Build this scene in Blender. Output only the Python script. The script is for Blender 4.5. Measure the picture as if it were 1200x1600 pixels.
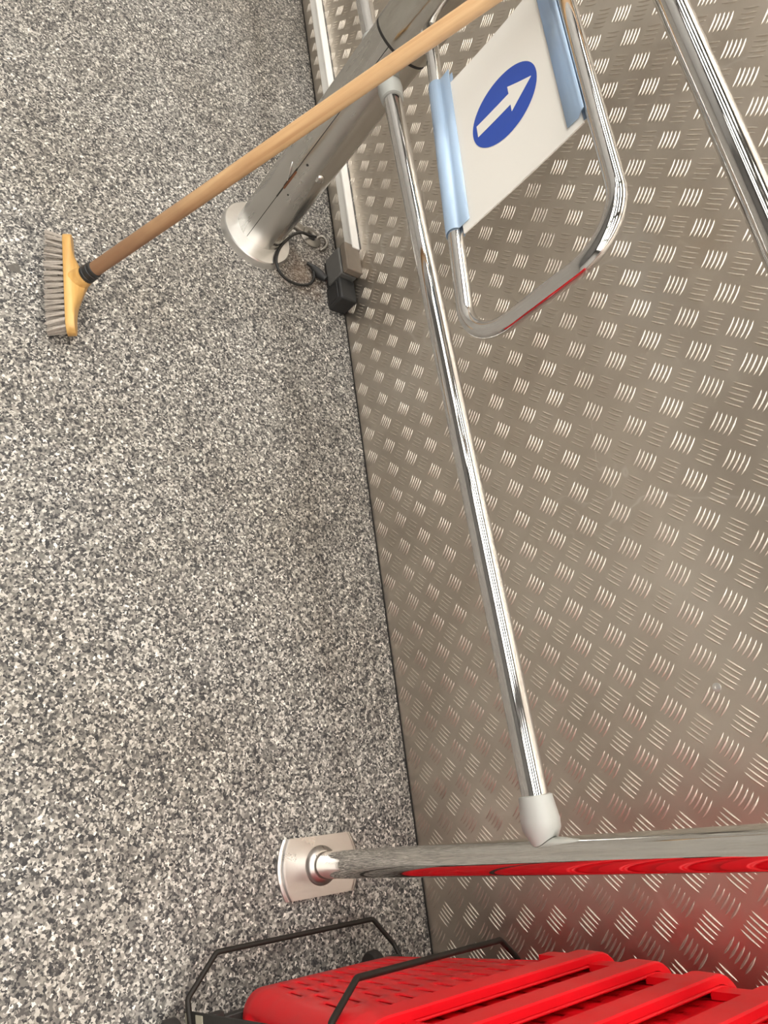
import bpy, bmesh, math, random
from mathutils import Vector, Matrix

for o in list(bpy.data.objects):
    bpy.data.objects.remove(o)
scene = bpy.context.scene
COL = scene.collection
RND = random.Random(7)
PI = math.pi

# ------------------------------------------------------------------ camera
cam_data = bpy.data.cameras.new('camera')
cam = bpy.data.objects.new('camera', cam_data)
COL.objects.link(cam)
RIGHT = Vector((0.132406, 0.779289, 0.612518))
DOWN = Vector((0.919945, 0.133443, -0.368637))
FWD = Vector((-0.369011, 0.612293, -0.699234))
cam.matrix_world = Matrix((
    (RIGHT.x, -DOWN.x, -FWD.x, 0.0),
    (RIGHT.y, -DOWN.y, -FWD.y, -1.02763),
    (RIGHT.z, -DOWN.z, -FWD.z, 1.21811),
    (0, 0, 0, 1)))
cam_data.sensor_fit = 'VERTICAL'
cam_data.sensor_height = 36.0
cam_data.sensor_width = 27.0
cam_data.lens = 1112.34 / 1600.0 * 36.0
cam_data.clip_start = 0.02
scene.camera = cam

# ------------------------------------------------------------------ world, exposure
world = bpy.data.worlds.new('world')
scene.world = world
world.use_nodes = True
world.node_tree.nodes['Background'].inputs[0].default_value = (0.9, 0.95, 1.0, 1)
world.node_tree.nodes['Background'].inputs[1].default_value = 0.3
vs = scene.view_settings
vs.view_transform = 'Standard'
vs.look = 'None'
vs.exposure = 0.17
vs.gamma = 1.0
vs.use_curve_mapping = False
LAMP_STRENGTH = 16.5
CEIL_Z = 2.9
# centre x, y, size x, size y of the ceiling strip lights: four rows along the wall
LAMPS = [(x, y, 1.55, 0.22) for y in (-0.60, -1.45, -2.45, -3.6) for x in (-3.0, -1.2, 0.6, 2.4)]

# ------------------------------------------------------------------ materials
MATS = {}


def new_mat(name):
    m = bpy.data.materials.new(name)
    m.use_nodes = True
    nt = m.node_tree
    b = nt.nodes['Principled BSDF']
    MATS[name] = m
    return m, nt, b


def N(nt, t, **kw):
    n = nt.nodes.new(t)
    for k, v in kw.items():
        setattr(n, k, v)
    return n


def plain(name, col, rough=0.5, metal=0.0, noise=0.0, nscale=40.0, bump=0.0, bscale=200.0, spec=None,
          rvar=0.0, stretch=(1, 1, 1), trans=0.0, coat=0.0):
    m, nt, b = new_mat(name)
    L = nt.links.new
    b.inputs['Roughness'].default_value = rough
    b.inputs['Metallic'].default_value = metal
    if spec is not None:
        b.inputs['Specular IOR Level'].default_value = spec
    if trans:
        b.inputs['Transmission Weight'].default_value = trans
    if coat:
        b.inputs['Coat Weight'].default_value = coat
    tc = N(nt, 'ShaderNodeTexCoord')
    mp = N(nt, 'ShaderNodeMapping')
    mp.inputs['Scale'].default_value = stretch
    L(tc.outputs['Object'], mp.inputs['Vector'])
    n1 = N(nt, 'ShaderNodeTexNoise')
    n1.inputs['Scale'].default_value = nscale
    n1.inputs['Detail'].default_value = 5.0
    L(mp.outputs['Vector'], n1.inputs['Vector'])
    mix = N(nt, 'ShaderNodeMix', data_type='RGBA')
    mix.inputs['A'].default_value = tuple(c * (1 - noise) for c in col) + (1,)
    mix.inputs['B'].default_value = tuple(min(1, c * (1 + noise)) for c in col) + (1,)
    L(n1.outputs['Fac'], mix.inputs['Factor'])
    L(mix.outputs['Result'], b.inputs['Base Color'])
    if rvar:
        mr = N(nt, 'ShaderNodeMapRange')
        mr.inputs['From Min'].default_value = 0.3
        mr.inputs['From Max'].default_value = 0.7
        mr.inputs['To Min'].default_value = max(0.01, rough - rvar)
        mr.inputs['To Max'].default_value = rough + rvar
        L(n1.outputs['Fac'], mr.inputs['Value'])
        L(mr.outputs['Result'], b.inputs['Roughness'])
    if bump:
        n2 = N(nt, 'ShaderNodeTexNoise')
        n2.inputs['Scale'].default_value = bscale
        n2.inputs['Detail'].default_value = 3.0
        L(mp.outputs['Vector'], n2.inputs['Vector'])
        bp = N(nt, 'ShaderNodeBump')
        bp.inputs['Strength'].default_value = bump
        bp.inputs['Distance'].default_value = 0.002
        L(n2.outputs['Fac'], bp.inputs['Height'])
        L(bp.outputs['Normal'], b.inputs['Normal'])
    return m


def ramp(nt, stops, interp='LINEAR'):
    r = N(nt, 'ShaderNodeValToRGB')
    cr = r.color_ramp
    cr.interpolation = interp
    while len(cr.elements) < len(stops):
        cr.elements.new(0.5)
    for e, (p, c) in zip(cr.elements, stops):
        e.position = p
        e.color = (c[0], c[1], c[2], 1)
    return r


def floor_material():
    m, nt, b = new_mat('speckled_floor')
    L = nt.links.new
    tc = N(nt, 'ShaderNodeTexCoord')
    # flakes
    warp = N(nt, 'ShaderNodeTexNoise')
    warp.inputs['Scale'].default_value = 220
    L(tc.outputs['Object'], warp.inputs['Vector'])
    sub = N(nt, 'ShaderNodeVectorMath', operation='SCALE')
    sub.inputs['Scale'].default_value = 0.006
    L(warp.outputs['Color'], sub.inputs[0])
    add = N(nt, 'ShaderNodeVectorMath', operation='ADD')
    L(tc.outputs['Object'], add.inputs[0])
    L(sub.outputs[0], add.inputs[1])
    v1 = N(nt, 'ShaderNodeTexVoronoi', voronoi_dimensions='2D')
    v1.inputs['Scale'].default_value = 215
    L(add.outputs[0], v1.inputs['Vector'])
    sep = N(nt, 'ShaderNodeSeparateColor')
    L(v1.outputs['Color'], sep.inputs[0])
    r1 = ramp(nt, [(0.0, (0.030, 0.030, 0.033)), (0.16, (0.085, 0.083, 0.082)), (0.36, (0.17, 0.165, 0.158)),
                   (0.60, (0.31, 0.30, 0.28)), (0.82, (0.56, 0.545, 0.52)), (0.95, (0.80, 0.785, 0.75))], 'CONSTANT')
    L(sep.outputs['Red'], r1.inputs[0])
    v2 = N(nt, 'ShaderNodeTexVoronoi', voronoi_dimensions='2D')
    v2.inputs['Scale'].default_value = 330
    L(add.outputs[0], v2.inputs['Vector'])
    sep2 = N(nt, 'ShaderNodeSeparateColor')
    L(v2.outputs['Color'], sep2.inputs[0])
    r2 = ramp(nt, [(0.0, (0.05, 0.05, 0.053)), (0.3, (0.16, 0.155, 0.15)), (0.55, (0.27, 0.262, 0.25)),
                   (0.8, (0.5, 0.49, 0.465))], 'CONSTANT')
    L(sep2.outputs['Green'], r2.inputs[0])
    mx = N(nt, 'ShaderNodeMix', data_type='RGBA')
    gt = N(nt, 'ShaderNodeMath', operation='GREATER_THAN')
    gt.inputs[1].default_value = 0.55
    L(sep2.outputs['Blue'], gt.inputs[0])
    L(gt.outputs[0], mx.inputs['Factor'])
    L(r1.outputs[0], mx.inputs['A'])
    L(r2.outputs[0], mx.inputs['B'])
    # broad wear: cloudy dirt
    n1 = N(nt, 'ShaderNodeTexNoise')
    n1.inputs['Scale'].default_value = 2.3
    n1.inputs['Detail'].default_value = 6
    L(tc.outputs['Object'], n1.inputs['Vector'])
    r3 = ramp(nt, [(0.34, (0.82, 0.775, 0.715)), (0.62, (1, 0.975, 0.94))])
    L(n1.outputs['Fac'], r3.inputs[0])
    mul = N(nt, 'ShaderNodeMix', data_type='RGBA', blend_type='MULTIPLY')
    mul.inputs['Factor'].default_value = 1
    L(mx.outputs['Result'], mul.inputs['A'])
    L(r3.outputs[0], mul.inputs['B'])
    cur = mul.outputs['Result']
    # dropped spots and rusty dirt by the cable box: (x, y, radius, softness, colour, amount)
    for (sx, sy, sr, soft, colr, amt) in [(-1.03, -0.806, 0.013, 0.25, (0.10, 0.092, 0.08), 0.95),
                                          (-1.305, -0.125, 0.10, 0.9, (0.16, 0.10, 0.06), 0.55),
                                          (-1.43, -0.07, 0.07, 0.9, (0.15, 0.11, 0.08), 0.4),
                                          (-1.909, -0.101, 0.011, 0.3, (0.06, 0.06, 0.06), 0.5)]:
        d = N(nt, 'ShaderNodeVectorMath', operation='DISTANCE')
        d.inputs[1].default_value = (sx, sy, 0)
        w2 = N(nt, 'ShaderNodeTexNoise')
        w2.inputs['Scale'].default_value = 30 if sr > 0.03 else 90
        L(tc.outputs['Object'], w2.inputs['Vector'])
        sc = N(nt, 'ShaderNodeVectorMath', operation='MULTIPLY_ADD')
        sc.inputs[1].default_value = (sr * 1.2,) * 3
        L(w2.outputs['Color'], sc.inputs[0])
        L(tc.outputs['Object'], sc.inputs[2])
        off = N(nt, 'ShaderNodeVectorMath', operation='SUBTRACT')
        off.inputs[1].default_value = (sr * 0.6, sr * 0.6, sr * 0.6)
        L(sc.outputs[0], off.inputs[0])
        flat = N(nt, 'ShaderNodeVectorMath', operation='MULTIPLY')
        flat.inputs[1].default_value = (1, 1, 0)
        L(off.outputs[0], flat.inputs[0])
        L(flat.outputs[0], d.inputs[0])
        mr = N(nt, 'ShaderNodeMapRange')
        mr.inputs['From Min'].default_value = sr * (1 - soft)
        mr.inputs['From Max'].default_value = sr
        mr.inputs['To Min'].default_value = amt
        mr.inputs['To Max'].default_value = 0
        L(d.outputs['Value'], mr.inputs['Value'])
        mm = N(nt, 'ShaderNodeMix', data_type='RGBA')
        L(mr.outputs['Result'], mm.inputs['Factor'])
        L(cur, mm.inputs['A'])
        mm.inputs['B'].default_value = colr + (1,)
        cur = mm.outputs['Result']
    L(cur, b.inputs['Base Color'])
    b.inputs['Roughness'].default_value = 0.55
    b.inputs['Specular IOR Level'].default_value = 0.35
    bp = N(nt, 'ShaderNodeBump')
    bp.inputs['Strength'].default_value = 0.25
    bp.inputs['Distance'].default_value = 0.0008
    L(sep.outputs['Red'], bp.inputs['Height'])
    L(bp.outputs['Normal'], b.inputs['Normal'])
    return m


def plate_material(name='tread_plate', r_lo=0.34, r_hi=0.46):
    m, nt, b = new_mat(name)
    L = nt.links.new
    tc = N(nt, 'ShaderNodeTexCoord')
    n1 = N(nt, 'ShaderNodeTexNoise')
    n1.inputs['Scale'].default_value = 3.0
    n1.inputs['Detail'].default_value = 7
    n1.inputs['Roughness'].default_value = 0.62
    L(tc.outputs['Object'], n1.inputs['Vector'])
    r = ramp(nt, [(0.3, (0.55, 0.49, 0.42)), (0.5, (0.66, 0.60, 0.525)), (0.72, (0.73, 0.675, 0.605))])
    L(n1.outputs['Fac'], r.inputs[0])
    sc = N(nt, 'ShaderNodeTexNoise')
    sc.inputs['Scale'].default_value = 3.6
    sc.inputs['Detail'].default_value = 3
    sc.inputs['Distortion'].default_value = 0.8
    L(tc.outputs['Object'], sc.inputs['Vector'])
    r4 = ramp(nt, [(0.485, (0, 0, 0)), (0.5, (1, 1, 1)), (0.515, (0, 0, 0))])
    L(sc.outputs['Fac'], r4.inputs[0])
    msk = N(nt, 'ShaderNodeTexNoise')
    msk.inputs['Scale'].default_value = 2.1
    L(tc.outputs['Object'], msk.inputs['Vector'])
    r5 = ramp(nt, [(0.5, (0, 0, 0)), (0.62, (0.45, 0.45, 0.45))])
    L(msk.outputs['Fac'], r5.inputs[0])
    mlt = N(nt, 'ShaderNodeMath', operation='MULTIPLY')
    L(r4.outputs[0], mlt.inputs[0])
    L(r5.outputs[0], mlt.inputs[1])
    scm = N(nt, 'ShaderNodeMix', data_type='RGBA')
    scm.inputs['B'].default_value = (0.90, 0.87, 0.82, 1)
    L(mlt.outputs[0], scm.inputs['Factor'])
    L(r.outputs[0], scm.inputs['A'])
    L(scm.outputs['Result'], b.inputs['Base Color'])
    b.inputs['Metallic'].default_value = 1.0
    n3 = N(nt, 'ShaderNodeTexNoise')
    n3.inputs['Scale'].default_value = 14
    n3.inputs['Detail'].default_value = 6
    L(tc.outputs['Object'], n3.inputs['Vector'])
    mr = N(nt, 'ShaderNodeMapRange')
    mr.inputs['From Min'].default_value = 0.3
    mr.inputs['From Max'].default_value = 0.7
    mr.inputs['To Min'].default_value = r_lo
    mr.inputs['To Max'].default_value = r_hi
    L(n3.outputs['Fac'], mr.inputs['Value'])
    L(mr.outputs['Result'], b.inputs['Roughness'])
    # the sheet is a little wavy and finely grained
    n2 = N(nt, 'ShaderNodeTexNoise')
    n2.inputs['Scale'].default_value = 6
    n2.inputs['Detail'].default_value = 2
    L(tc.outputs['Object'], n2.inputs['Vector'])
    b1 = N(nt, 'ShaderNodeBump')
    b1.inputs['Strength'].default_value = 0.5
    b1.inputs['Distance'].default_value = 0.006
    L(n2.outputs['Fac'], b1.inputs['Height'])
    n4 = N(nt, 'ShaderNodeTexNoise')
    n4.inputs['Scale'].default_value = 400
    n4.inputs['Detail'].default_value = 2
    L(tc.outputs['Object'], n4.inputs['Vector'])
    b2 = N(nt, 'ShaderNodeBump')
    b2.inputs['Strength'].default_value = 0.12
    b2.inputs['Distance'].default_value = 0.0006
    L(n4.outputs['Fac'], b2.inputs['Height'])
    L(b1.outputs['Normal'], b2.inputs['Normal'])
    L(b2.outputs['Normal'], b.inputs['Normal'])
    return m


def emit_mat(name, col, s):
    m, nt, b = new_mat(name)
    b.inputs['Base Color'].default_value = col + (1,)
    b.inputs['Emission Color'].default_value = col + (1,)
    b.inputs['Emission Strength'].default_value = s
    return m


def wood_material(name, c1, c2, stretch, rough=0.45, dirt=None):
    m, nt, b = new_mat(name)
    L = nt.links.new
    tc = N(nt, 'ShaderNodeTexCoord')
    mp = N(nt, 'ShaderNodeMapping')
    mp.inputs['Scale'].default_value = stretch
    L(tc.outputs['Object'], mp.inputs['Vector'])
    n = N(nt, 'ShaderNodeTexNoise')
    n.inputs['Scale'].default_value = 60
    n.inputs['Detail'].default_value = 6
    n.inputs['Distortion'].default_value = 0.6
    L(mp.outputs['Vector'], n.inputs['Vector'])
    r = ramp(nt, [(0.32, c1), (0.68, c2)])
    L(n.outputs['Fac'], r.inputs[0])
    cur = r.outputs[0]
    if dirt:
        # hand-worn dirt near the lower end of the stick
        sp = N(nt, 'ShaderNodeSeparateXYZ')
        L(tc.outputs['Object'], sp.inputs[0])
        n2 = N(nt, 'ShaderNodeTexNoise')
        n2.inputs['Scale'].default_value = 14
        n2.inputs['Detail'].default_value = 5
        L(tc.outputs['Object'], n2.inputs['Vector'])
        ad = N(nt, 'ShaderNodeMath', operation='MULTIPLY_ADD')
        ad.inputs[1].default_value = -0.22
        L(n2.outputs['Fac'], ad.inputs[0])
        L(sp.outputs['Z'], ad.inputs[2])
        mr = N(nt, 'ShaderNodeMapRange')
        mr.inputs['From Min'].default_value = 0.02
        mr.inputs['From Max'].default_value = 0.34
        mr.inputs['To Min'].default_value = 0.85
        mr.inputs['To Max'].default_value = 0.0
        L(ad.outputs[0], mr.inputs['Value'])
        mm = N(nt, 'ShaderNodeMix', data_type='RGBA')
        mm.inputs['B'].default_value = dirt + (1,)
        L(mr.outputs['Result'], mm.inputs['Factor'])
        L(cur, mm.inputs['A'])
        cur = mm.outputs['Result']
    L(cur, b.inputs['Base Color'])
    b.inputs['Roughness'].default_value = rough
    return m


M_FLOOR = floor_material()
M_PLATE = plate_material()
M_BARS = plate_material('tread_bars', 0.46, 0.56)
M_CHROME = plain('chrome', (0.69, 0.68, 0.67), 0.07, 1.0, 0.03, 30, rvar=0.03)
M_POST = plain('polished_steel', (0.74, 0.73, 0.70), 0.07, 1.0, 0.04, 60, rvar=0.03)
M_STEEL = plain('brushed_steel', (0.60, 0.585, 0.555), 0.27, 1.0, 0.10, 25, bump=0.08, bscale=300, rvar=0.05, stretch=(1, 1, 0.15))
M_SLEEVE = plain('sleeve_steel', (0.55, 0.53, 0.49), 0.13, 1.0, 0.06, 25, rvar=0.04)
M_FLANGE = plain('flange_aluminium', (0.80, 0.79, 0.77), 0.34, 1.0, 0.08, 40, bump=0.05, rvar=0.06)
M_BASE = plain('satin_base_plate', (0.52, 0.485, 0.46), 0.33, 1.0, 0.10, 30, bump=0.06, rvar=0.08)
M_GREYPLASTIC = plain('grey_plastic', (0.40, 0.41, 0.39), 0.38, 0, 0.04, 30)
M_RED = plain('red_plastic', (0.80, 0.007, 0.016), 0.36, 0, 0.10, 18, bump=0.04, bscale=260, rvar=0.06, spec=0.35)
M_BLACKWIRE = plain('black_coated_wire', (0.018, 0.015, 0.012), 0.5, 0, 0.4, 60, bump=0.1, bscale=400, spec=0.3)
M_BLACKMETAL = plain('black_painted_metal', (0.022, 0.020, 0.018), 0.5, 0, 0.3, 40, bump=0.1)
M_STICKER = plain('worn_label_paper', (0.42, 0.39, 0.30), 0.7, 0, 0.15, 60)
M_RUBBER = plain('caster_rubber', (0.035, 0.030, 0.028), 0.7, 0, 0.3, 50)
M_WHITEPLASTIC = plain('white_duct_plastic', (0.84, 0.82, 0.78), 0.45, 0, 0.06, 12)
M_DARKGREY = plain('dark_grey_plastic', (0.12, 0.118, 0.112), 0.5, 0, 0.15, 40)
M_TANBOX = plain('lit_top_plastic', (0.20, 0.165, 0.13), 0.6, 0, 0.25, 30)  # connector box top: light from above put into the tan colour
M_BLACKBOX = plain('black_box_plastic', (0.024, 0.024, 0.024), 0.55, 0, 0.3, 40)
M_CABLE = plain('black_cable', (0.018, 0.017, 0.016), 0.45, 0, 0.2, 50)
M_OUTLET = plain('tarnished_metal', (0.26, 0.24, 0.21), 0.45, 0.8, 0.3, 60)
M_CARD = plain('white_card', (0.80, 0.775, 0.725), 0.5, 0, 0.02, 8)
M_BLUE = plain('blue_print', (0.022, 0.075, 0.42), 0.45, 0, 0.03, 20)
M_CLIP = plain('blue_clear_plastic', (0.58, 0.76, 1.0), 0.12, 0, 0.02, 20, trans=0.35)
M_HANDLE = wood_material('broom_stick_wood', (0.46, 0.265, 0.125), (0.68, 0.45, 0.235), (1, 1, 0.04), 0.5, dirt=(0.20, 0.10, 0.055))
M_BLOCK = wood_material('varnished_block_wood', (0.46, 0.25, 0.07), (0.66, 0.41, 0.14), (0.08, 1, 1), 0.35)
M_BRISTLE = plain('broom_bristle', (0.40, 0.355, 0.31), 0.75, 0, 0.3, 300)
M_TAPE = plain('black_tape', (0.020, 0.020, 0.020), 0.5, 0, 0.2, 80, bump=0.3, bscale=150)
M_DARKLINE = plain('dark_gap', (0.02, 0.018, 0.016), 0.8)
M_RUST = plain('rusty_gap', (0.16, 0.06, 0.025), 0.8, 0, 0.4, 90)
M_PAINT = plain('painted_wall', (0.55, 0.54, 0.52), 0.8, 0, 0.04, 5)
M_SHELFWALL = plain('dark_painted_wall', (0.16, 0.155, 0.15), 0.7, 0, 0.1, 5)
M_CEIL = plain('ceiling_paint', (0.20, 0.197, 0.19), 0.85, 0, 0.03, 4)
M_LAMP = emit_mat('lamp_diffuser', (1.0, 0.965, 0.90), LAMP_STRENGTH)

# ------------------------------------------------------------------ mesh helpers


def mesh_obj(name, verts, faces, mat, parent=None, smooth=False, loc=None):
    me = bpy.data.meshes.new(name)
    me.from_pydata([tuple(v) for v in verts], [], faces)
    me.validate()
    bm = bmesh.new()
    bm.from_mesh(me)
    bmesh.ops.recalc_face_normals(bm, faces=bm.faces)
    bm.to_mesh(me)
    bm.free()
    if smooth:
        me.polygons.foreach_set('use_smooth', [True] * len(me.polygons))
    me.materials.append(mat)
    return link(name, me, parent, loc)


def link(name, me, parent=None, loc=None):
    o = bpy.data.objects.new(name, me)
    COL.objects.link(o)
    if parent is not None:
        o.parent = parent
    if loc is not None:
        o.location = loc
    return o


class MB:
    def __init__(s):
        s.v = []
        s.f = []

    def add(s, v, f):
        k = len(s.v)
        s.v += [Vector(p) for p in v]
        s.f += [[i + k for i in q] for q in f]
        return s

    def box(s, x0, x1, y0, y1, z0, z1):
        v = [(x, y, z) for z in (z0, z1) for y in (y0, y1) for x in (x0, x1)]
        return s.add(v, [(0, 1, 3, 2), (4, 6, 7, 5), (0, 4, 5, 1), (2, 3, 7, 6), (0, 2, 6, 4), (1, 5, 7, 3)])

    def lathe(s, prof, n=32, cap=True):
        """prof: list of (r, z); axis +z"""
        v = []
        f = []
        for r, z in prof:
            for i in range(n):
                a = 2 * PI * i / n
                v.append((r * math.cos(a), r * math.sin(a), z))
        for j in range(len(prof) - 1):
            for i in range(n):
                a, b_ = j * n + i, j * n + (i + 1) % n
                f.append((a, b_, b_ + n, a + n))
        if cap:
            f.append(tuple(range(n - 1, -1, -1)))
            f.append(tuple((len(prof) - 1) * n + i for i in range(n)))
        return s.add(v, f)

    def sweep(s, path, r, n=16, cap=True, closed=False):
        path = [Vector(p) for p in path]
        m = len(path)
        t0 = (path[1] - path[0]).normalized()
        up = Vector((0, 0, 1)) if abs(t0.z) < 0.9 else Vector((1, 0, 0))
        nrm = t0.cross(up).normalized()
        v = []
        f = []
        for i, p in enumerate(path):
            a = path[max(i - 1, 0)]
            b_ = path[min(i + 1, m - 1)]
            t = (b_ - a).normalized()
            nrm = (nrm - t * nrm.dot(t)).normalized()
            bi = t.cross(nrm)
            rr = r[i] if isinstance(r, (list, tuple)) else r
            for k in range(n):
                an = 2 * PI * k / n
                v.append(p + nrm * (rr * math.cos(an)) + bi * (rr * math.sin(an)))
        for j in range(m - 1):
            for i in range(n):
                a, b_ = j * n + i, j * n + (i + 1) % n
                f.append((a, b_, b_ + n, a + n))
        if cap:
            f.append(tuple(range(n - 1, -1, -1)))
            f.append(tuple((m - 1) * n + i for i in range(n)))
        return s.add(v, f)

    def xf(s, mat):
        s.v = [mat @ p for p in s.v]
        return s

    def build(s, name, mat, parent=None, smooth=False, bevel=0.0, loc=None, seg=2, auto=None):
        o = mesh_obj(name, s.v, s.f, mat, parent, smooth, loc)
        if bevel:
            md = o.modifiers.new('bevel', 'BEVEL')
            md.width = bevel
            md.segments = seg
            md.limit_method = 'ANGLE'
            md.angle_limit = math.radians(40)
            o.data.polygons.foreach_set('use_smooth', [True] * len(o.data.polygons))
            sharp(o.data, 60)
        if smooth and auto:
            sharp(o.data, auto)
        return o


def sharp(me, deg):
    bm = bmesh.new()
    bm.from_mesh(me)
    lim = math.radians(deg)
    for e in bm.edges:
        if len(e.link_faces) == 2 and e.calc_face_angle(0) > lim:
            e.smooth = False
    bm.to_mesh(me)
    bm.free()


def empty(name, loc, rotz=0.0):
    o = bpy.data.objects.new(name, None)
    o.empty_display_size = 0.05
    COL.objects.link(o)
    o.location = loc
    o.rotation_euler = (0, 0, rotz)
    return o


def tag(o, label, cat, group=None):
    o['label'] = label
    o['category'] = cat
    if group:
        o['group'] = group
    return o


def struct(o, label=None):
    o['kind'] = 'structure'
    if label:
        o['label'] = label
    return o


def fillet(pts, rad, n=8):
    """polyline with rounded inner corners"""
    pts = [Vector(p) for p in pts]
    out = [pts[0]]
    for i in range(1, len(pts) - 1):
        a, b_, c = pts[i - 1], pts[i], pts[i + 1]
        d1 = (a - b_).normalized()
        d2 = (c - b_).normalized()
        ang = d1.angle(d2)
        t = rad / math.tan(ang / 2)
        p1 = b_ + d1 * t
        cen = b_ + (d1 + d2).normalized() * (rad / math.sin(ang / 2))
        u = (p1 - cen)
        w = (b_ + d2 * t) - cen
        tot = u.angle(w)
        ax = u.cross(w).normalized()
        for k in range(n + 1):
            out.append(cen + Matrix.Rotation(tot * k / n, 3, ax) @ u)
    out.append(pts[-1])
    return out


def frame_z(p, d):
    """matrix taking +z to direction d at p"""
    return Matrix.Translation(p) @ Vector(d).to_track_quat('Z', 'Y').to_matrix().to_4x4()


# ------------------------------------------------------------------ the room
X0, X1, Y0 = -4.2, 4.0, -4.8
struct(MB().box(X0, X1, Y0, 0.02, -0.05, 0.0).build('floor', M_FLOOR), 'grey and white speckled flake floor')
wall = struct(MB().box(X0, X1, 0.0, 0.05, 0.0, CEIL_Z).build('wall_back', M_PLATE), 'aluminium tread plate wall with raised bars')
struct(MB().box(X0 - 0.05, X0, Y0, 0.05, 0.0, CEIL_Z).build('wall_left', M_PAINT))
struct(MB().box(X1, X1 + 0.05, Y0, 0.05, 0.0, CEIL_Z).build('wall_right', M_PAINT))
struct(MB().box(X0, X1, Y0 - 0.05, Y0, 0.0, CEIL_Z).build('wall_front', M_SHELFWALL))
struct(MB().box(X0 - 0.05, X1 + 0.05, Y0 - 0.05, 0.05, CEIL_Z, CEIL_Z + 0.05).build('ceiling', M_CEIL))
ROWN = ['row nearest the tread plate', 'second row from the tread plate', 'third row from the tread plate', 'row farthest from the tread plate']
COLN = ['first from the left', 'second from the left', 'third from the left', 'fourth from the left']
for k, (lx, ly, sx, sy) in enumerate(LAMPS):
    t = empty('ceiling_light', (lx, ly, CEIL_Z))
    tag(t, 'white ceiling strip light, ' + ROWN[k // 4] + ', ' + COLN[k % 4], 'light', 'ceiling strip lights')
    fr = MB()
    w = 0.02
    fr.box(-sx / 2 - w, sx / 2 + w, -sy / 2 - w, -sy / 2, -0.02, 0)
    fr.box(-sx / 2 - w, sx / 2 + w, sy / 2, sy / 2 + w, -0.02, 0)
    fr.box(-sx / 2 - w, -sx / 2, -sy / 2, sy / 2, -0.02, 0)
    fr.box(sx / 2, sx / 2 + w, -sy / 2, sy / 2, -0.02, 0)
    fr.build('frame', M_WHITEPLASTIC, t)
    MB().box(-sx / 2, sx / 2, -sy / 2, sy / 2, -0.012, -0.002).build('diffuser', M_LAMP, t)

struct(MB().box(X0, X1, -0.0018, 0.0, 0.0, 0.0032).build('trim_1', M_DARKLINE), 'thin dark joint between floor and tread plate wall')

# ---- raised bars of the tread plate: lattice measured on the wall
S = 0.064
VS = S * 1.04883


def bar_mesh(sign):
    """five lens-shaped ridges; sign -1 : bars fall to the right, +1 : bars rise to the right"""
    v = []
    f = []
    u = Vector((1, 0, sign)).normalized()
    w = Vector((1, 0, -sign)).normalized()
    st = [(-1, 0.0, 0.0), (-0.72, 0.62, 0.7), (-0.3, 1, 1), (0.3, 1, 1), (0.72, 0.62, 0.7), (1, 0.0, 0.0)]
    L2, W2, H = 0.0163, 0.00175, 0.0019
    for k in range(5):
        c = w * ((k - 2) * 0.0079)
        base = len(v)
        v.append(c + u * -L2)
        for (a, ww, hh) in st[1:-1]:
            bow = w * (0.0012 * (1 - a * a))
            p = c + u * (a * L2) + bow
            for (q_, h_) in ((-1, 0), (-0.55, 0.62), (0, 1), (0.55, 0.62), (1, 0)):
                v.append(p + w * (W2 * ww * q_) + Vector((0, -H * hh * h_, 0)))
        v.append(c + u * L2)
        e = len(v) - 1
        b1 = base + 1
        for q in range(4):
            f.append((base, b1 + q, b1 + q + 1))
            for r_ in range(3):
                a0 = b1 + 5 * r_ + q
                f.append((a0, a0 + 5, a0 + 6, a0 + 1))
            f.append((e, b1 + 15 + q + 1, b1 + 15 + q))
    return v, f


cells = []
for i in range(-46, 18):
    for m_ in range(0, 21):
        for (off, sg) in ((0.0, -1), (0.5, 1)):
            x = (i + off) * S - 0.00026
            z = 0.0249 + (m_ + off) * VS - 0.0671
            x2 = x + 0.0055 * (z - 0.629)
            z2 = z - 0.0055 * x
            if z2 < 0.019:
                continue
            cells.append((x2, z2, sg))
CAMP = Vector((0, -1.02763, 1.21811))


def to_px(p):
    d = Vector(p) - CAMP
    zc = d.dot(FWD)
    if zc < 0.05:
        return None
    return 600 + 1112.34 * d.dot(RIGHT) / zc, 800 + 1112.34 * d.dot(DOWN) / zc, zc


rank = []
for c in cells:
    q = to_px((c[0], 0, c[1]))
    inside = q is not None and 0 < q[0] < 1200 and 0 < q[1] < 1490
    rank.append(((0 if inside else 1), q[2] if q else 9, c))
rank.sort(key=lambda t: (t[0], t[1]))
bars = {}
for sg in (-1, 1):
    v, f = bar_mesh(sg)
    me = bpy.data.meshes.new('raised_bars')
    me.from_pydata([tuple(p) for p in v], [], f)
    me.polygons.foreach_set('use_smooth', [True] * len(me.polygons))
    me.materials.append(M_BARS)
    bars[sg] = (me, v, f)
for (_, _, c) in rank[:300]:
    link('raised_bars', bars[c[2]][0], wall, (c[0], 0, c[1]))
vv = []
ff = []
for (_, _, c) in rank[300:]:
    k = len(vv)
    _, v, f = bars[c[2]]
    vv += [(p.x + c[0], p.y, p.z + c[1]) for p in v]
    ff += [[i + k for i in q] for q in f]
me = bpy.data.meshes.new('raised_bar_field')
me.from_pydata(vv, [], ff)
me.polygons.foreach_set('use_smooth', [True] * len(me.polygons))
me.materials.append(M_BARS)
o = link('raised_bar_field', me, wall)
o['kind'] = 'stuff'
# one screw in the sheet
MB().lathe([(0.0065, 0), (0.0065, 0.001), (0.004, 0.002), (0.0018, 0.002), (0.0016, 0.0012)], 16).xf(
    frame_z((-0.082, 0, 0.7054), (0, -1, 0))).build('screw', M_FLANGE, wall, True, auto=40)

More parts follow.
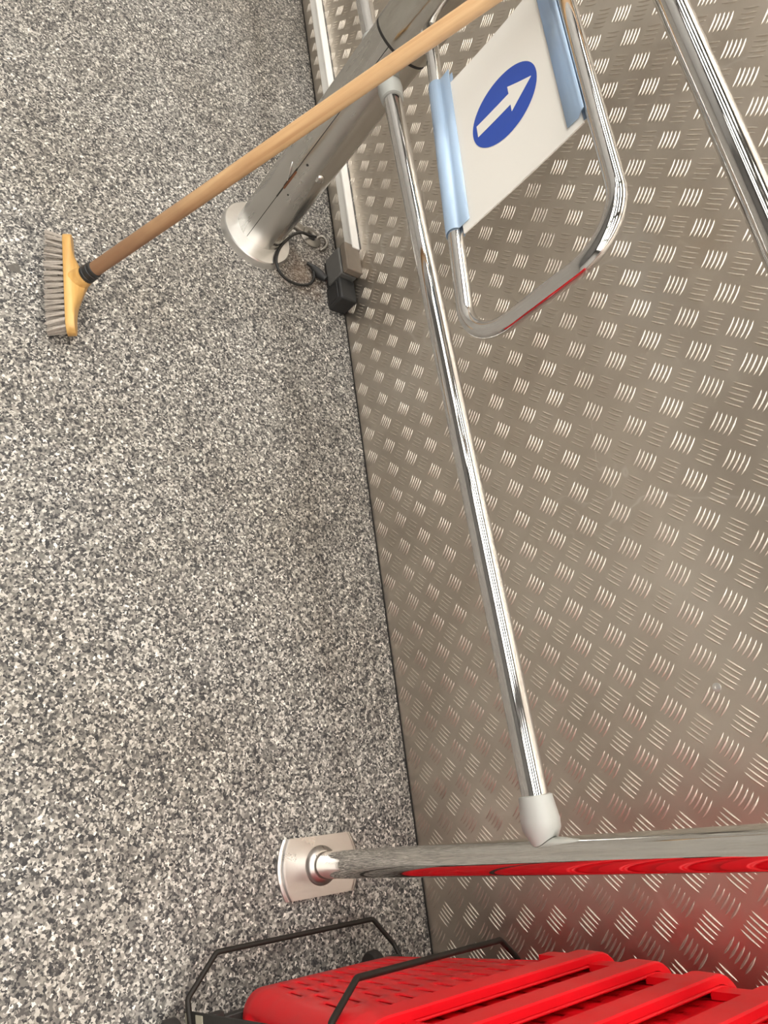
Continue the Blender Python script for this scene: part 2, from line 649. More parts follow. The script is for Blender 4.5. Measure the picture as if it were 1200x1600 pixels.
# ------------------------------------------------------------------ column with flange and sleeve
CX, CY, CR = -1.375, -0.259, 0.0615
col = tag(empty('gate_column', (CX, CY, 0)), 'thick brushed steel gate column on a round metal flange', 'column')
MB().lathe([(0.0945, 0), (0.0945, 0.003), (0.0925, 0.0175), (0.0905, 0.0205), (0.0625, 0.0215)], 64).build(
    'flange', M_FLANGE, col, True, auto=18, loc=(0.013, -0.005, 0))
sh = MB().lathe([(CR, 0.0), (CR, 0.30), (CR, 0.594)], 64).build('shaft', M_STEEL, col, True, auto=40)


def on_col(deg, r=CR):
    a = math.radians(deg)
    return Vector((r * math.cos(a), r * math.sin(a), 0))


# the long cover seam with the gap prised open at one place
sm = MB()
for (z0, z1, w0) in [(0.024, 0.17, 0.0007), (0.17, 0.205, 0.0016), (0.205, 0.23, 0.0026), (0.23, 0.262, 0.0018), (0.262, 0.594, 0.0007)]:
    p = on_col(317.5)
    tdir = Vector((-p.y, p.x, 0)).normalized()
    n_ = p.normalized()
    sm.add([p - tdir * w0 + Vector((0, 0, z0)) - n_ * 0.001, p + tdir * w0 + Vector((0, 0, z0)) - n_ * 0.001,
            p + tdir * w0 + Vector((0, 0, z1)) - n_ * 0.001, p - tdir * w0 + Vector((0, 0, z1)) - n_ * 0.001,
            p - tdir * w0 + Vector((0, 0, z0)) + n_ * 0.0004, p + tdir * w0 + Vector((0, 0, z0)) + n_ * 0.0004,
            p + tdir * w0 + Vector((0, 0, z1)) + n_ * 0.0004, p - tdir * w0 + Vector((0, 0, z1)) + n_ * 0.0004],
           [(4, 5, 6, 7), (0, 4, 7, 3), (1, 2, 6, 5)])
sm.build('cover_seam', M_DARKLINE, col)
p = on_col(319.5)
MB().box(-0.0022, 0.0022, -0.0006, 0.0008, 0.2, 0.255).xf(Matrix.Translation(p) @ Matrix.Rotation(math.radians(319.5 - 90), 4, 'Z')).build('rusty_gap', M_RUST, col)
# curled lip of the bent cover edge
p = on_col(309, CR + 0.001)
MB().sweep([on_col(300, CR) + Vector((0, 0, 0.262)), on_col(305, CR + 0.002) + Vector((0, 0, 0.253)),
            on_col(311, CR + 0.0025) + Vector((0, 0, 0.240)), on_col(316, CR + 0.001) + Vector((0, 0, 0.222))], [0.0006, 0.0012, 0.0014, 0.0008], 8).build(
    'bent_lip', M_FLANGE, col, True)
for (dg, zz, rr) in ((329, 0.287, 0.0028), (334, 0.195, 0.0022)):
    MB().lathe([(rr, -0.001), (rr, 0.0006), (rr * 0.6, 0.0008)], 14).xf(frame_z(on_col(dg) + Vector((0, 0, zz)), on_col(dg))).build('screw_hole', M_DARKLINE, col, True, auto=40)
MB().lathe([(0.0105, -0.002), (0.0105, 0.002), (0.009, 0.0045), (0.004, 0.006)], 20).xf(
    frame_z(on_col(8) + Vector((0, 0, 0.275)), on_col(8))).build('round_head_bolt', M_STEEL, col, True, auto=50)
MB().lathe([(CR + 0.0006, 0.594), (CR + 0.0006, 0.600)], 64, cap=False).build('joint_gap', M_DARKLINE, col, True)
SR = CR + 0.0015
slv = MB().lathe([(SR - 0.002, 0.598), (SR, 0.601), (SR, 0.80), (SR, 1.10), (SR - 0.004, 1.118), (SR - 0.02, 1.128), (0.01, 1.131)], 64).build(
    'gate_sleeve', M_SLEEVE, col, True, auto=40)

# ------------------------------------------------------------------ post near the baskets
PX, PY, PR = 0.0977, -0.241, 0.0225
post = tag(empty('rail_post', (PX, PY, 0)), 'polished chrome post on a rectangular floor plate beside the red baskets', 'post')
# base plate: two straight sides, two bowed ends with a double step
half_w, half_l = 0.0495, 0.087


def plate_ring(scl, z, bow=0.014):
    pts = []
    hw, hl = half_w, half_l + scl
    for k in range(11):
        t = -1 + 2 * k / 10
        pts.append((t * hw, -hl + bow * (t * t), z))
    for k in range(11):
        t = 1 - 2 * k / 10
        pts.append((t * hw, hl - bow * (t * t), z))
    return pts


bp = MB()
rings = [plate_ring(0, 0), plate_ring(0, 0.0045), plate_ring(-0.004, 0.0065), plate_ring(-0.006, 0.0065), plate_ring(-0.009, 0.0095), plate_ring(-0.012, 0.010)]
nn = len(rings[0])
v = [p for r_ in rings for p in r_]
f = []
for j in range(len(rings) - 1):
    for i in range(nn):
        a, b_ = j * nn + i, j * nn + (i + 1) % nn
        f.append((a, b_, b_ + nn, a + nn))
f.append(tuple(range(nn)))
f.append(tuple((len(rings) - 1) * nn + i for i in range(nn)))
bp.add(v, f)
o = bp.build('base_plate', M_BASE, post, False)
o.rotation_euler = (0, 0, math.radians(-2))
o.location = (0.0, 0.0, 0)
MB().lathe([(0.0335, 0.0095), (0.0330, 0.013), (0.029, 0.018), (0.0245, 0.0205), (0.0232, 0.021)], 40).build('collar', M_BASE, post, True, auto=50)
MB().lathe([(PR, 0.008), (PR, 0.3), (PR, 0.7), (PR, 1.075)], 48).build('tube', M_POST, post, True, auto=40)
MB().lathe([(PR + 0.001, 1.073), (PR + 0.001, 1.084), (PR - 0.004, 1.093), (0.008, 1.098)], 40).build('top_cap', M_GREYPLASTIC, post, True, auto=50)

# ------------------------------------------------------------------ guide rails
RD = (Vector((PX, PY, 0)) - Vector((CX, CY, 0))).normalized()      # along the rails, column -> post


def cap_profile(L_, r0, rmax, r1):
    return [(r0 - 0.003, 0.0), (r0, 0.001), (r0 + 0.0005, 0.006), (rmax, L_ * 0.45), (rmax - 0.001, L_ * 0.62), (r1 + 0.002, L_ * 0.9), (r1, L_)]


def saddle_cap(prof, p, d, axis_xy, rad, parent, grow=0.0):
    """cap from p along d whose end is cut to fit a vertical tube at axis_xy"""
    mb = MB().lathe(prof, 48).xf(frame_z(p, d))
    side = Vector((-d.y, d.x, 0)).normalized()
    out = []
    for q in mb.v:
        rel = Vector((q.x - axis_xy[0], q.y - axis_xy[1], 0))
        lat = rel.dot(side)
        lim = -max(0.62 * rad, math.sqrt(max(0.0, (rad + 0.0006) ** 2 - min(lat * lat, rad * rad))))
        al = rel.dot(d)
        if al > lim:
            q = q + d * (lim - al)
        out.append(q)
    mb.v = out
    return mb.build('end_cap', M_GREYPLASTIC, parent, True, auto=55)


def rail(label, z, p_start, p_end, r, cap_a=None, cap_b=None, rad_a=CR, xy_a=(0, 0), rad_b=PR, xy_b=(0, 0)):
    """p_start/p_end distances along RD from the column axis"""
    base = Vector((CX, CY, z))
    a = base + RD * p_start
    b_ = base + RD * p_end
    t = tag(empty('guide_rail', a), label, 'rail', 'chrome guide rails')
    d = (b_ - a)
    MB().sweep([Vector((0, 0, 0)), d * 0.5, d], r, 40).build('tube', M_CHROME, t, True, auto=40)
    if cap_a:
        saddle_cap(cap_profile(*cap_a), Vector((0, 0, 0)), -RD, (xy_a[0] - a.x, xy_a[1] - a.y), rad_a, t)
    if cap_b:
        saddle_cap(cap_profile(*cap_b), d, RD, (xy_b[0] - a.x, xy_b[1] - a.y), rad_b, t)
    return t


DP = (Vector((PX, PY, 0)) - Vector((CX, CY, 0))).length
PC = (CX, CY)
PP = (PX, PY)
rail('long chrome guide rail running from the column to the chrome post', 0.541, CR + 0.042, DP - PR - 0.052, 0.0182,
     (0.062, 0.0222, 0.0250, 0.019), (0.068, 0.0225, 0.0262, 0.0165), CR, PC, PR, PP)
rail('short visible chrome guide rail behind the column at the top edge', 0.519, -2.822, -CR - 0.04, 0.0182,
     None, (0.060, 0.0215, 0.0235, 0.018), CR, PC, CR, PC)
rail('thick upper chrome guide rail crossing the top right corner', 1.043, SR + 0.04, DP - PR - 0.04, 0.0190,
     (0.060, 0.0215, 0.0235, 0.018), (0.060, 0.0225, 0.0272, 0.0185), SR, PC, PR, PP)

# ------------------------------------------------------------------ swing gate with sign
TH = math.radians(-6.0)
GD = Vector((math.cos(TH), math.sin(TH), 0))
gate = tag(empty('swing_gate', (CX, CY, 0.6), TH), 'chrome U-shaped swing gate arm fixed to the steel column', 'gate')
ZL, ZU = 0.671 - 0.6, 0.934 - 0.6
path = fillet([(SR - 0.006, 0, ZL), (0.812, 0, ZL), (0.812, 0, ZU), (SR - 0.006, 0, ZU)], 0.078, 14)
MB().sweep(path, 0.0128, 32).build('bent_tube', M_CHROME, gate, True, auto=40)
sign = tag(empty('direction_sign', (CX, CY, 0.6), TH), 'white card sign with a blue disc and white arrow between blue clips', 'sign')
# card: slightly bowed sheet
cs0, cs1, cz0, cz1 = 0.262, 0.604, 0.0905, 0.316
nx, nz = 16, 8
v = []
for side in (0, 1):
    for i in range(nx + 1):
        for j in range(nz + 1):
            s_ = cs0 + (cs1 - cs0) * i / nx
            z_ = cz0 + (cz1 - cz0) * j / nz
            bow = 0.004 * math.sin(PI * j / nz) * (0.4 + 0.6 * (1 - i / nx))
            v.append((s_, -0.003 + bow + side * 0.0022, z_))
f = []
k2 = (nx + 1) * (nz + 1)
for i in range(nx):
    for j in range(nz):
        a = i * (nz + 1) + j
        f.append((a, a + nz + 1, a + nz + 2, a + 1))
        f.append((a + k2, a + 1 + k2, a + nz + 2 + k2, a + nz + 1 + k2))
for i in range(nx):
    a = i * (nz + 1)
    f.append((a, a + k2, a + nz + 1 + k2, a + nz + 1))
    a = a + nz
    f.append((a, a + nz + 1, a + nz + 1 + k2, a + k2))
for j in range(nz):
    f.append((j, j + 1, j + 1 + k2, j + k2))
    a = nx * (nz + 1) + j
    f.append((a, a + k2, a + 1 + k2, a + 1))
card = mesh_obj('card', v, f, M_CARD, sign, True)
sharp(card.data, 50)


def card_y(s_, z_):
    j = (z_ - cz0) / (cz1 - cz0)
    i = (s_ - cs0) / (cs1 - cs0)
    return -0.003 + 0.004 * math.sin(PI * j) * (0.4 + 0.6 * (1 - i))


dc = (0.4325, 0.2005)
DRAD = 0.0655
# printed disc: rings so that it follows the bowed card
v = [(dc[0], card_y(*dc) - 0.0004, dc[1])]
f = []
nr, na = 6, 64
for r_ in range(1, nr + 1):
    for k in range(na):
        a = 2 * PI * k / na
        s_, z_ = dc[0] + DRAD * r_ / nr * math.cos(a), dc[1] + DRAD * r_ / nr * math.sin(a)
        v.append((s_, card_y(s_, z_) - 0.0004, z_))
for k in range(na):
    f.append((0, 1 + k, 1 + (k + 1) % na))
for r_ in range(nr - 1):
    for k in range(na):
        a, b_ = 1 + r_ * na + k, 1 + r_ * na + (k + 1) % na
        f.append((a, a + na, b_ + na, b_))
disc = mesh_obj('printed_disc', v, f, M_BLUE, card, True)
# white arrow pointing up
av = []


def arrow_row(z_, hw):
    return [(dc[0] + t * hw, card_y(dc[0] + t * hw, z_) - 0.0008, z_) for t in (-1, 0, 1)]


rows = [(0.1445, 0.0125), (0.165, 0.0125), (0.19, 0.0125), (0.2125, 0.0125), (0.2125, 0.0285), (0.232, 0.0155), (0.256, 0.0005)]
for z_, hw in rows:
    av += arrow_row(z_, hw)
af = []
for r_ in range(len(rows) - 1):
    if r_ == 3:
        continue
    for k in (0, 1):
        a = r_ * 3 + k
        af.append((a, a + 1, a + 4, a + 3))
mesh_obj('printed_arrow', av, af, M_CARD, card, True)


def clip_profile(pts, s0, s1, name, th=0.0012):
    """pts: (y, z) open profile, extruded along the tube"""
    v = []
    f = []
    n = len(pts)
    for s_ in (s0, s1):
        for p_ in pts:
            v.append((s_, p_[0], p_[1]))
    for i in range(n - 1):
        f.append((i, i + 1, i + 1 + n, i + n))
    o = mesh_obj(name, v, f, M_CLIP, sign, True)
    md = o.modifiers.new('solid', 'SOLIDIFY')
    md.thickness = th
    md.offset = 0
    return o


# lower clip: wraps the lower tube, then a fin over the card edge on either side
R1 = 0.0148
arc = [(R1 * math.sin(math.radians(a)), ZL + R1 * math.cos(math.radians(a))) for a in range(-20, -341, -16)]
prof = [(-0.0052, ZL + 0.036), (-0.0050, ZL + 0.019)] + arc + [(0.0040, ZL + 0.019), (0.0036, ZL + 0.036)]
clip_profile(prof, 0.232, 0.588, 'lower_clip')
arc = [(R1 * math.sin(math.radians(a)), ZU - R1 * math.cos(math.radians(a))) for a in range(20, 101, 16)]
prof = [(-0.0052, ZU - 0.040), (-0.0052, ZU - 0.022), (-0.0100, ZU - 0.0145), (-0.0125, ZU - 0.008)]
clip_profile(prof, 0.232, 0.592, 'upper_clip')
prof = [(0.0036, ZU - 0.040), (0.0040, ZU - 0.019)] + arc
clip_profile(prof, 0.232, 0.592, 'upper_clip_back')

# ------------------------------------------------------------------ cable trunking and boxes at the wall foot
tr = tag(empty('cable_trunking', (-2.75, 0, 0.066)), 'white plastic cable trunking along the foot of the tread plate wall', 'trunking')
MB().box(0, 1.388, -0.022, -0.0005, 0, 0.026).build('channel', M_WHITEPLASTIC, tr, bevel=0.0015)
MB().box(0.0, 1.388, -0.0245, -0.0005, 0.026, 0.035).build('lid', M_WHITEPLASTIC, tr, bevel=0.0025)
MB().box(0.0, 1.388, -0.0005 - 0.001, -0.0005, 0.0352, 0.0395).build('sealant_edge', M_DARKGREY, tr)

bx = tag(empty('connector_box', (-1.325, -0.028, 0)), 'dark grey connector box at the end of the white trunking', 'box')
MB().box(-0.046, 0.040, -0.026, 0.026, 0.012, 0.074).build('body', M_DARKGREY, bx, bevel=0.004)
MB().box(-0.048, 0.042, -0.022, 0.0275, 0.076, 0.098).build('lit_top_cover', M_TANBOX, bx, bevel=0.003)  # top of the box, painted lighter as if lit from above
MB().box(-0.044, 0.038, -0.022, 0.025, 0.0, 0.013).build('foot', M_BLACKBOX, bx, bevel=0.002)
b2 = tag(empty('black_plug_box', (-1.248, -0.026, 0)), 'small black plug box on the floor beside the grey connector box', 'box')
MB().box(-0.034, 0.034, -0.028, 0.024, 0.0, 0.062).build('body', M_BLACKBOX, b2, bevel=0.005)
MB().box(-0.026, 0.026, -0.030, -0.026, 0.012, 0.05).build('front_panel', M_BLACKBOX, b2, bevel=0.002)
pl = tag(empty('cable_plug', (-1.315, -0.082, 0.012)), 'small black cable plug in front of the grey connector box', 'plug')
MB().sweep([(-0.016, -0.016, 0.0), (-0.004, -0.004, 0.001), (0.008, 0.006, 0.004), (0.02, 0.016, 0.01)], [0.008, 0.012, 0.012, 0.008], 16).build('housing', M_BLACKBOX, pl, True, auto=50)
MB().sweep([(-0.026, -0.03, -0.004), (-0.016, -0.016, 0.0)], [0.0045, 0.006], 12).build('strain_relief', M_CABLE, pl, True, auto=50)

cab_pts = [(-1.445, -0.074, 0.012), (-1.430, -0.100, 0.016), (-1.413, -0.133, 0.010), (-1.387, -0.155, 0.006), (-1.345, -0.168, 0.005),
           (-1.300, -0.190, 0.005), (-1.274, -0.196, 0.005), (-1.258, -0.177, 0.005), (-1.258, -0.145, 0.005), (-1.272, -0.118, 0.006), (-1.300, -0.098, 0.009), (-1.322, -0.094, 0.011)]
# the loop stands up in front of the flange
cab_pts = [(-1.447, -0.074, 0.010), (-1.432, -0.103, 0.018), (-1.420, -0.135, 0.026), (-1.385, -0.172, 0.030), (-1.335, -0.207, 0.030),
           (-1.290, -0.222, 0.027), (-1.262, -0.212, 0.020), (-1.252, -0.186, 0.012), (-1.254, -0.150, 0.008), (-1.268, -0.116, 0.007), (-1.292, -0.098, 0.009), (-1.322, -0.096, 0.011)]


def catmull(pts, n=6):
    pts = [Vector(p) for p in pts]
    out = []
    for i in range(len(pts) - 1):
        p0, p1, p2, p3 = pts[max(i - 1, 0)], pts[i], pts[i + 1], pts[min(i + 2, len(pts) - 1)]
        for k in range(n):
            t_ = k / n
            out.append(0.5 * ((2 * p1) + (p2 - p0) * t_ + (2 * p0 - 5 * p1 + 4 * p2 - p3) * t_ ** 2 + (3 * p1 - p0 - 3 * p2 + p3) * t_ ** 3))
    out.append(pts[-1])
    return out


o = MB().sweep(catmull(cab_pts), 0.0038, 12).build('power_cable', M_CABLE, None, True)
tag(o, 'thin black cable looping on the floor beside the column flange', 'cable')
out_ = tag(empty('floor_cable_outlet', (-1.447, -0.085, 0)), 'tarnished metal floor outlet where the black cable comes out', 'outlet')
MB().lathe([(0.033, 0.0), (0.033, 0.003), (0.028, 0.006), (0.017, 0.008), (0.014, 0.006), (0.012, 0.001)], 28).build('ring', M_OUTLET, out_, True, auto=40)
MB().box(-0.012, 0.014, -0.07, -0.025, 0.0, 0.012).xf(Matrix.Rotation(math.radians(-20), 4, 'Z')).build('clamp', M_OUTLET, out_, bevel=0.004)
MB().lathe([(0.0125, 0.0), (0.0125, 0.0035), (0.008, 0.004)], 20).build('dark_hole', M_DARKLINE, out_, True, auto=40)
MB().sweep(catmull([(0.0, 0.016, 0.004), (-0.01, 0.032, 0.012), (0.006, 0.045, 0.014), (0.024, 0.040, 0.01), (0.036, 0.026, 0.003)], 5), 0.0045, 10).build('bent_hook', M_OUTLET, out_, True)

# ------------------------------------------------------------------ broom
HD = Vector((-0.0636, 0.3818, 0.9221)).normalized()
P0 = Vector((-1.0063, -0.6955, 0.068))
OFF = Vector((-1.000, -0.722, 0))
broom = tag(empty('broom', OFF), 'wooden broom with pale bristles leaning from the floor against the rail', 'broom')
# the head lies tipped over: bristles point away from the wall, the block stands on its edge
HM = Matrix.Translation((0, 0, 0.0345)) @ Matrix.Rotation(math.radians(3.5), 4, 'Z') @ Matrix.Rotation(math.radians(-64), 4, 'X')
ub = 0.116
secs = []
for k in range(33):
    u = -ub + 2 * ub * k / 32
    e = abs(u) / ub
    wy = 0.0225 * (1 - 0.10 * e ** 2) * (1.0 if e < 0.80 else math.sqrt(max(0.05, 1 - ((e - 0.80) / 0.21) ** 2)))
    zt = 0.0175 + 0.024 * max(0.0, 1 - abs(u) / 0.075) ** 1.2 - 0.002 * e
    secs.append((u, wy, 0.0, zt))
v = []
f = []
cs = 12
for (u, wy, zb, zt) in secs:
    hz = 0.0165
    prof = [(-wy * 0.94, zb), (-wy, zb + 0.002), (-wy, zb + 0.012), (-wy * 0.90, zb + hz - 0.001), (-wy * 0.62, (zt + hz) / 2 + 0.0005), (-wy * 0.3, zt),
            (wy * 0.3, zt), (wy * 0.62, (zt + hz) / 2 + 0.0005), (wy * 0.90, zb + hz - 0.001), (wy, zb + 0.012), (wy, zb + 0.002), (wy * 0.94, zb)]
    v += [(u, y_, z_) for (y_, z_) in prof]
for j in range(len(secs) - 1):
    for i in range(cs):
        a, b_ = j * cs + i, j * cs + (i + 1) % cs
        f.append((a, b_, b_ + cs, a + cs))
f.append(tuple(range(cs)))
f.append(tuple((len(secs) - 1) * cs + i for i in range(cs)))
blk = mesh_obj('block', v, f, M_BLOCK, broom, True)
sharp(blk.data, 45)
blk.matrix_local = HM
# boss that receives the stick
c0 = HM @ Vector((-0.004, 0.0, 0.012))
MB().sweep([c0, P0 - OFF + HD * -0.012, P0 - OFF + HD * 0.006], [0.0225, 0.0205, 0.0165], 24).build('socket_boss', M_BLOCK, broom, True, auto=60)
# stick
hr = 0.0137
LEN = 1.16
st_o = MB().lathe([(hr * 0.96, 0.0), (hr, 0.02), (hr, 0.4), (hr * 0.99, 0.8), (hr * 0.98, LEN - 0.012), (hr * 0.8, LEN - 0.004), (hr * 0.4, LEN)], 28).build('stick', M_HANDLE, broom, True, auto=60)
st_o.matrix_local = frame_z(P0 - OFF, HD)
cl = MB().lathe([(hr + 0.001, -0.004), (hr + 0.0036, -0.002), (hr + 0.0038, 0.008), (hr + 0.0028, 0.009), (hr + 0.0034, 0.0105), (hr + 0.0034, 0.019), (hr + 0.0022, 0.020), (hr + 0.0026, 0.021), (hr + 0.0024, 0.027), (hr, 0.028)], 28).build('tape_collar', M_TAPE, broom, True, auto=30)
cl.matrix_local = frame_z(P0 - OFF, HD)
# bristle tufts
tuft_meshes = []
for var in range(6):
    mb = MB()
    rr = random.Random(40 + var)
    for k in range(18):
        a = rr.uniform(0, 2 * PI)
        q = math.sqrt(rr.random())
        bx_, by_ = 0.0027 * q * math.cos(a), 0.0027 * q * math.sin(a)
        tx, ty = bx_ * 1.7 + rr.gauss(0, 0.0009), by_ * 1.7 + rr.gauss(0, 0.0009)
        mb.sweep([(bx_, by_, 0.0), (bx_ * 0.6 + tx * 0.4, by_ * 0.6 + ty * 0.4, -0.018), (tx, ty, -0.036 + rr.gauss(0, 0.001))], [0.0010, 0.00095, 0.0006], 4)
    me = bpy.data.meshes.new('bristle_tuft')
    me.from_pydata([tuple(p) for p in mb.v], [], mb.f)
    me.materials.append(M_BRISTLE)
    tuft_meshes.append(me)
nt_ = 17
for row in range(3):
    for k in range(nt_):
        u = -0.104 + 0.208 * k / (nt_ - 1)
        w_ = -0.0158 + 0.0158 * row
        if abs(u) > 0.1:
            w_ *= 0.75
        o = link('bristle_tuft', tuft_meshes[RND.randrange(6)], broom)
        lean_u = 0.10 - 0.26 * (u / 0.104) + RND.gauss(0, 0.06)
        lean_w = -0.05 * (row - 1) + RND.gauss(0, 0.04)
        o.matrix_local = HM @ Matrix.Translation((u, w_, 0.001)) @ Matrix.Rotation(lean_w, 4, 'X') @ Matrix.Rotation(lean_u, 4, 'Y') @ Matrix.Rotation(RND.uniform(-2, 2), 4, 'Z')

# ------------------------------------------------------------------ basket dolly and baskets
BO = Vector((0.243, -0.302, 0.085))
BROT = math.radians(-3.0)
H_B = 0.405
SLOT_P = 0.020


def section(t):
    """rounded rectangle at height t: x_min, x_max, half y"""
    return (0.0 - 0.006 * t, 0.36 + 0.075 * t, 0.150 + 0.068 * t)


def loop_params():
    """perimeter nodes: ('side', start/end fraction, slot code)"""
    out = []
    def straight(c0, c1, code):
        length = {'x': 0.27, 'y': 0.21}[code]
        n = int(length / SLOT_P)
        brk = [0.0]
        typ = []
        for i in range(n):
            for k, w_ in enumerate((0.22, 0.28, 0.22, 0.28)):
                brk.append(brk[-1] + w_ / n)
                typ.append((1, 0, 2, 0)[k])
        return brk, typ
    return straight('', '', 'x'), straight('', '', 'y')


CR_B = 0.032


def ring_pts(t, outw=0.0):
    x0, x1, hy = section(t)
    x0 -= outw
    x1 += outw
    hy += outw
    r = CR_B + outw
    (bx_, tx_), (by_, ty_) = loop_params()
    pts = []
    typ = []
    def arc(cx, cy, a0):
        for k in range(1, 6):
            a = math.radians(a0 + 90 * k / 6)
            pts.append((cx + r * math.cos(a), cy + r * math.sin(a)))
            typ.append(0)
    def line(p, q, brk, ty):
        for k in range(len(brk)):
            pts.append((p[0] + (q[0] - p[0]) * brk[k], p[1] + (q[1] - p[1]) * brk[k]))
            typ.append(ty[k] if k < len(ty) else 0)
    line((x0, hy - r), (x0, -hy + r), by_, ty_)
    arc(x0 + r, -hy + r, 180)
    line((x0 + r, -hy), (x1 - r, -hy), bx_, tx_)
    arc(x1 - r, -hy + r, 270)
    line((x1, -hy + r), (x1, hy - r), by_, ty_)
    arc(x1 - r, hy - r, 0)
    line((x1 - r, hy), (x0 + r, hy), bx_, tx_)
    arc(x0 + r, hy - r, 90)
    return pts, typ


def basket_body():
    levels = [0.0, 0.012, 0.042]
    kind = [0, 0]
    z = 0.042
    row = 0
    while z + 0.058 < H_B - 0.05:
        levels.append(z + 0.044)
        kind.append(1 + row % 2)
        levels.append(z + 0.058)
        kind.append(0)
        z += 0.058
        row += 1
    levels.append(H_B)
    kind.append(0)
    v = []
    f = []
    for i, z_ in enumerate(levels):
        inset = -0.010 if i == 0 else 0.0
        pts, typ = ring_pts(z_ / H_B, inset)
        v += [(p_[0], p_[1], z_) for p_ in pts]
    n = len(typ)
    for j in range(len(levels) - 1):
        for i in range(n):
            if kind[j] and typ[i] == kind[j]:
                continue
            a, b_ = j * n + i, j * n + (i + 1) % n
            f.append((a, b_, b_ + n, a + n))
    f.append(tuple(range(n)))
    return v, f


def basket_rim():
    prof = [(0.001, -0.002), (0.0095, -0.0005), (0.0115, -0.003), (0.0125, -0.036), (0.0100, -0.0365), (0.0085, -0.006), (0.001, -0.006)]
    v = []
    f = []
    n = None
    for (ow, dz) in prof:
        pts, typ = ring_pts(1.0, ow)
        n = len(pts)
        # the long skirt is notched up at the four corners' ends
        v += [(p_[0], p_[1], H_B + dz) for p_ in pts]
    m_ = len(prof)
    for j in range(m_):
        for i in range(n):
            a, b_ = j * n + i, j * n + (i + 1) % n
            k = ((j + 1) % m_) * n
            f.append((a, b_, k + (i + 1) % n, k + i))
    return v, f


def basket_gussets():
    """solid blocks under the rim at the four corners"""
    res = []
    x0, x1, hy = section(0.9)
    r = CR_B
    for (cx, cy, a0) in ((x0 + r, -hy + r, 180), (x1 - r, -hy + r, 270), (x1 - r, hy - r, 0), (x0 + r, hy - r, 90)):
        v = []
        f = []
        prof = []
        for (rr_, sgn) in ((r + 0.009, 1), (r + 0.0005, -1)):
            ring = []
            t0, t1 = math.radians(a0), math.radians(a0 + 90)
            e0 = Vector((math.sin(t0), -math.cos(t0)))
            e1 = Vector((-math.sin(t1), math.cos(t1)))
            c = Vector((cx, cy))
            p_a = c + Vector((math.cos(t0), math.sin(t0))) * rr_ + e0 * 0.022
            ring.append(p_a)
            for k in range(7):
                a = t0 + (t1 - t0) * k / 6
                ring.append(c + Vector((math.cos(a), math.sin(a))) * rr_)
            ring.append(c + Vector((math.cos(t1), math.sin(t1))) * rr_ + e1 * 0.022)
            prof += ring if sgn > 0 else ring[::-1]
        n = len(prof)
        k0 = len(v)
        for z_ in (H_B - 0.085, H_B - 0.034):
            v += [(p_.x, p_.y, z_) for p_ in prof]
        for i in range(n):
            f.append((k0 + i, k0 + (i + 1) % n, k0 + n + (i + 1) % n, k0 + n + i))
        f.append(tuple(k0 + i for i in range(n)))
        f.append(tuple(k0 + n + i for i in range(n)))
        res.append((v, f))
    return res


bv, bf = basket_body()
gussets = basket_gussets()
rv, rf = basket_rim()
tilt = [0.0, 0.007, 0.016, 0.026, 0.036]
NAMES = ['lowest red slotted plastic basket of the stack, standing on the black dolly',
         'red plastic basket nested second from the bottom of the stack',
         'red plastic basket nested third from the bottom of the stack',
         'red plastic basket nested fourth from the bottom of the stack',
         'topmost red plastic basket of the stack']
body_me = rim_me = None
for k in range(5):
    t = empty('shopping_basket', BO + Vector((tilt[k], 0.004 * k, 0.083 * k)), BROT)
    tag(t, NAMES[k], 'basket', 'red shopping baskets in the stack')
    if k == 0:
        b_o = mesh_obj('body', bv, bf, M_RED, t, True)
        sharp(b_o.data, 50)
        r_o = mesh_obj('rim', rv, rf, M_RED, t, True)
        sharp(r_o.data, 35)
        gus_me = []
        for gv, gf in gussets:
            g_o = mesh_obj('corner_block', gv, gf, M_RED, t, True)
            sharp(g_o.data, 40)
            gus_me.append(g_o.data)
        body_me, rim_me = b_o.data, r_o.data
    else:
        b_o = link('body', body_me, t)
        r_o = link('rim', rim_me, t)
        for gm in gus_me:
            link('corner_block', gm, t)
    md = b_o.modifiers.new('solid', 'SOLIDIFY')
    md.thickness = 0.0025
    md.offset = -1
    if k == 0:
        basket0 = t

# wire carrying handle of the lowest basket, hanging out towards the post
inv = (Matrix.Translation(BO) @ Matrix.Rotation(BROT, 4, 'Z')).inverted()
hp = [(0.36, -0.530, 0.45), (0.224, -0.515, 0.42), (0.196, -0.452, 0.39), (0.2215, -0.145, 0.335), (0.255, -0.105, 0.325), (0.33, -0.085, 0.34)]
MB().sweep(fillet([inv @ Vector(p_) for p_ in hp], 0.012, 4), 0.0042, 12).build('wire_handle', M_BLACKWIRE, basket0, True, auto=50)

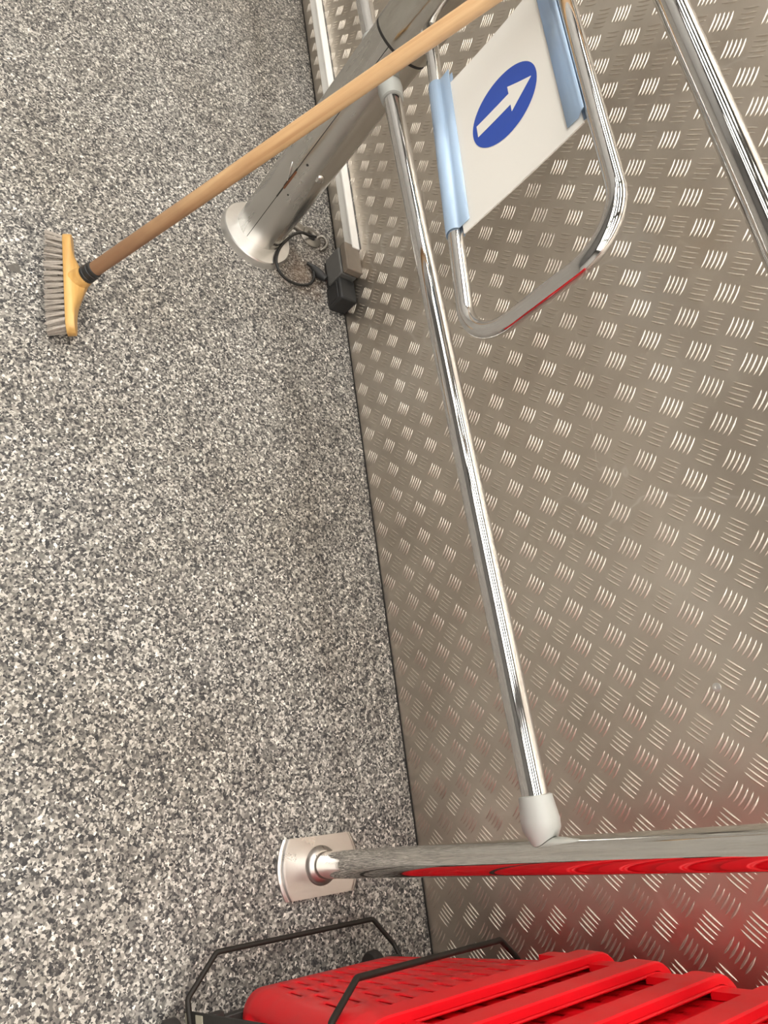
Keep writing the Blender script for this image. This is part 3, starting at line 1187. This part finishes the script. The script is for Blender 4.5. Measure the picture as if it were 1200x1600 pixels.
dolly = tag(empty('basket_dolly', (0.45, -0.32, 0)), 'black metal wheeled dolly under the red basket stack', 'dolly')
DO = Vector((0.45, -0.32, 0))


def dl(p):
    return Vector(p) - DO


fr = MB()
for (x0, x1, y0, y1) in ((0.255, 0.655, -0.50, -0.476), (0.255, 0.655, -0.165, -0.141), (0.262, 0.286, -0.476, -0.165), (0.62, 0.644, -0.476, -0.165)):
    fr.box(x0 - DO.x, x1 - DO.x, y0 - DO.y, y1 - DO.y, 0.066, 0.082)
fr.build('frame', M_BLACKMETAL, dolly, bevel=0.002)
lp = [(0.30, -0.516, 0.06), (0.2345, -0.516, 0.045), (0.1855, -0.465, 0.04), (0.1975, -0.165, 0.045), (0.243, -0.132, 0.055), (0.272, -0.128, 0.07)]
MB().sweep(fillet([dl(p_) for p_ in lp], 0.010, 4), 0.0042, 12).build('wire_bumper', M_BLACKWIRE, dolly, True, auto=50)
UPM = Matrix.Translation(dl((0.2505, -0.512, 0.03))) @ Matrix.Rotation(math.radians(-2.5), 4, 'Y')
o = MB().box(0.0, 0.03, -0.003, 0.0, 0.0, 0.60).build('upright_bar', M_BLACKMETAL, dolly, bevel=0.0008)
o.matrix_local = UPM
for (z0, z1) in ((0.004, 0.010), (0.040, 0.062)):
    o = MB().box(0.003, 0.028, -0.0040, -0.003, z0, z1).build('sticker', M_STICKER, dolly)
    o.matrix_local = UPM
for (x, y) in ((0.282, -0.535), (0.64, -0.49), (0.275, -0.16), (0.64, -0.15)):
    w_ = MB().lathe([(0.012, -0.010), (0.024, -0.010), (0.0265, -0.007), (0.0265, 0.007), (0.024, 0.010), (0.012, 0.010)], 28).xf(
        Matrix.Translation(dl((x, y, 0.0265))) @ Matrix.Rotation(PI / 2, 4, 'X')).build('caster_wheel', M_RUBBER, dolly, True, auto=40)
    MB().add([], []).box(-0.012, 0.012, -0.014, -0.011, 0.02, 0.07).box(-0.012, 0.012, 0.011, 0.014, 0.02, 0.07).box(-0.014, 0.014, -0.014, 0.014, 0.058, 0.07).xf(
        Matrix.Translation(dl((x, y, 0)))).build('caster_fork', M_BLACKMETAL, dolly, bevel=0.001)
